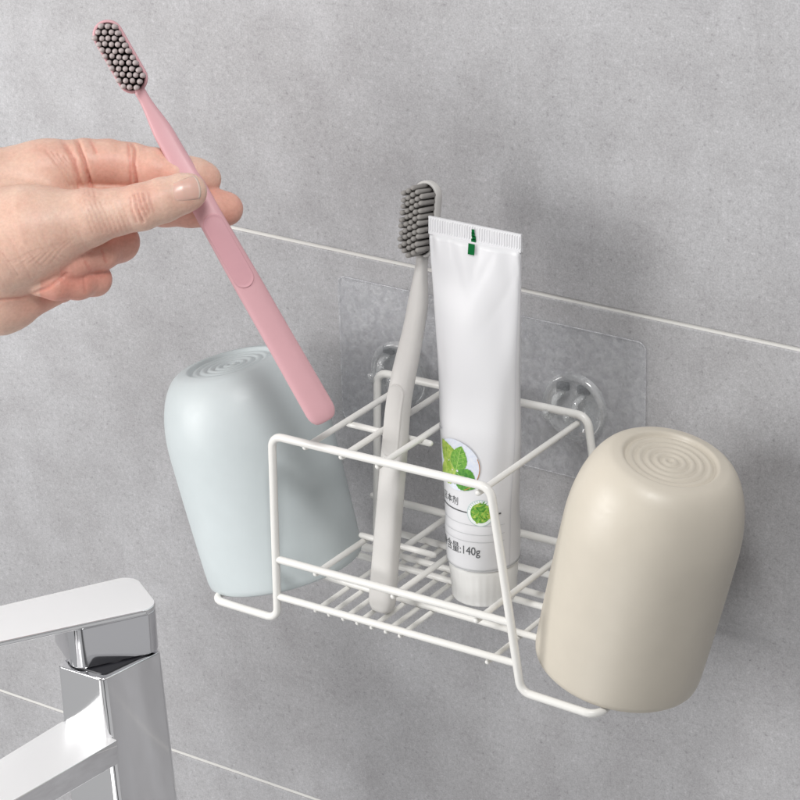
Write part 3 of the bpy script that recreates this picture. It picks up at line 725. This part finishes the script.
crease([(86, 262), (90, 270)], 1.4, .3, near(d_ri)); crease([(102, 250), (106, 262)], 1.2, .3, near(d_ri)); crease([(84, 277), (85, 292)], 1.2, .3, near(d_pi))
crease([(0, 300), (22, 298), (48, 288), (66, 274)], 1.6, .5, (front > 1.115)*1., .4)
# bed under the nail
hv2 = hv + nr*disp[:, None]
# skin tone: warmer red on the finger pads and folds, paler on the back of the thumb
def blob(px, py, rx, ry, a): 
    return a*np.exp(-((PX-px)/rx)**2-((PY-py)/ry)**2)
red += blob(110, 168, 30, 22, .55)*isin + blob(160, 172, 26, 20, .55)*isin + blob(210, 178, 12, 16, .25)*isin
red += near(d_mi)*.62*(d_mi < d_th) + near(d_ri, .004)*.55*(PX > 60) + near(d_pi, .004)*.62*(PX > 40) + blob(40, 308, 45, 18, .45)
red += blob(150, 190, 26, 12, .25)*ison + blob(140, 206, 16, 18, .28)*ison + blob(60, 150, 30, 14, .35) + blob(20, 255, 50, 26, .18) + blob(100, 228, 26, 10, .25)*ison
red += blob(188, 200, 16, 10, .35)*ison + blob(90, 196, 20, 10, .2)
red = np.clip(red, 0, 1)[:, None]
base = np.array([.74, .525, .425]); warm = np.array([.68, .315, .25])
col = base*(1-red)+warm*red
wv = cam2w(hv2)
cen = Vector(cam2w(at(-20, 240, 1.146)))
me = bpy.data.meshes.new('hand'); me.from_pydata([tuple(p) for p in (wv-np.array(cen)).tolist()], [], hf.tolist()); me.update()
ca = me.color_attributes.new('skin_tone', 'FLOAT_COLOR', 'POINT')
ca.data.foreach_set('color', np.concatenate([col, np.ones((len(col), 1))], 1).astype(np.float32).ravel())
hand = link('hand', me, M['skin']); hand.location = cen
tag(hand, 'bare hand reaching in from the left, pinching the pink toothbrush between thumb and fingers', 'hand')
# thumbnail: follows the thumb's surface
def nailpt(s, t, lift):
    """s along the thumb (0 root, 1 free edge), t across (-1..1) -> surface point in camera axes"""
    ax0, ax1 = np.array([172.5, 194.0]), np.array([199.5, 187.8]); dv = (ax1-ax0)/np.linalg.norm(ax1-ax0); nv = np.array([-dv[1], dv[0]])
    half = 11.6*(1-.16*(1-s)**2)
    endc = 1-.22*abs(t)**2.4 if s > .5 else 1
    p = ax0 + (ax1-ax0)*(.5+(s-.5)*(endc if s > .5 else (1-.20*abs(t)**2.6))) + nv*t*half + np.array([0, -1.2])
    d = 1.100; dirv = at(p[0], p[1], 1.).astype(np.float32)
    for _ in range(60):
        e = float(hand_sdf((dirv*d)[None])[0])
        if e < 1e-5: break
        d += e*.9
        if d > 1.14: break
    q = dirv*d; return q, grad(q[None])[0]
NS, NT = 15, 15; P1, P2 = [], []
for i in range(NS):
    for j in range(NT):
        s, t = i/(NS-1), j/(NT-1)*2-1
        q, g = nailpt(s, t, 0); e = max(abs(t)**6, abs(2*s-1)**6 if s < .5 else 0)
        P1.append(q+g*(.00030-.00042*e+.00030*s*s)); P2.append(q-g*.0009)
V1 = cam2w(np.array(P1)); V2 = cam2w(np.array(P2)); N1 = NS*NT; fs = []
for i in range(NS-1):
    for j in range(NT-1):
        a = i*NT+j; fs.append((a, a+1, a+NT+1, a+NT)); fs.append((N1+a, N1+a+NT, N1+a+NT+1, N1+a+1))
edge = [j for j in range(NT)]+[i*NT+NT-1 for i in range(1, NS)]+[(NS-1)*NT+j for j in range(NT-2, -1, -1)]+[i*NT for i in range(NS-2, 0, -1)]
for a, b in zip(edge, edge[1:]+edge[:1]): fs.append((a, N1+a, N1+b, b))
me = pydata('fingernail', np.concatenate([V1, V2])-np.array(cen), fs)
bm = bmesh.new(); bm.from_mesh(me); me2 = from_bm(bm, 'fingernail')
nail = link('fingernail', me2, M['nail']); nail.parent = hand; me2.materials.append(M['nail_edge'])
lim = {i for i in range(len(V1)) if i//NT >= NS-2}
for p in me2.polygons:
    if all((v % N1) in lim for v in p.vertices): p.material_index = 1

# ------------------------------------------------------------------ light
w = bpy.data.worlds.new('World'); S.world = w; w.use_nodes = True; nt = w.node_tree
bg = nt.nodes['Background']; bg.inputs['Strength'].default_value = .41
tc = nt.nodes.new('ShaderNodeTexCoord'); sx = nt.nodes.new('ShaderNodeSeparateXYZ'); nt.links.new(tc.outputs['Generated'], sx.inputs[0])
mr = nt.nodes.new('ShaderNodeMapRange'); mr.inputs[1].default_value = -1; mr.inputs[2].default_value = 1; nt.links.new(sx.outputs['Z'], mr.inputs[0])
rp = ramp(nt, mr.outputs[0], [(.0, (.95, .95, .96)), (.37, (1.0, 1.0, 1.01)), (.43, (.16, .16, .17)), (.50, (.16, .16, .17)), (.56, (.8, .8, .81)), (1., (1.15, 1.15, 1.15))]);  # bright lower half added as fill, dark horizon band for chrome edges
mx = nt.nodes.new('ShaderNodeMapRange'); mx.inputs[1].default_value = -1; mx.inputs[2].default_value = 1; nt.links.new(sx.outputs['X'], mx.inputs[0])
rx = ramp(nt, mx.outputs[0], [(.0, (1,)*3), (.34, (1.05,)*3), (.37, (.06,)*3), (.43, (.06,)*3), (.45, (1.4,)*3), (.50, (1.4,)*3), (.52, (.08,)*3), (.555, (.08,)*3), (.575, (1.2,)*3), (.78, (1.1,)*3), (.80, (.2,)*3), (.85, (.2,)*3), (.88, (1.1,)*3)])  # dark and bright bands added for the chrome to mirror
nt.links.new(mixc(nt, 1., rp.outputs['Color'], rx.outputs['Color'], 'MULTIPLY'), bg.inputs['Color'])
def lamp(name, loc, aim, size, power, col=(1, 1, 1)):
    l = bpy.data.lights.new(name, 'AREA'); l.shape = 'SQUARE'; l.size = size; l.energy = power; l.color = col
    o = bpy.data.objects.new(name, l); COL.objects.link(o); o.location = loc
    o.rotation_euler = (Vector(aim)-Vector(loc)).to_track_quat('-Z', 'Y').to_euler(); return o
lamp('key_softbox', (-.74, -.84, .14), (-.14, 0, -.04), .60, 8.8, (1, .992, .98))
lamp('top_softbox', (.34, -.62, .90), (-.08, -.03, -.1), .28, 6.5, (1, .99, .98))
lamp('low_fill', (-.12, -.90, -.85), (-.24, 0, -.24), .6, 2.2, (1, .995, .985))  # added unseen fill, brightens the lower wall and the shade under the rack
S.view_settings.view_transform = 'Standard'; S.view_settings.look = 'None'; S.view_settings.exposure = .10; S.view_settings.gamma = 1
S.view_settings.use_curve_mapping = False
for o in list(S.objects):
    if '_o' in o: del o['_o']
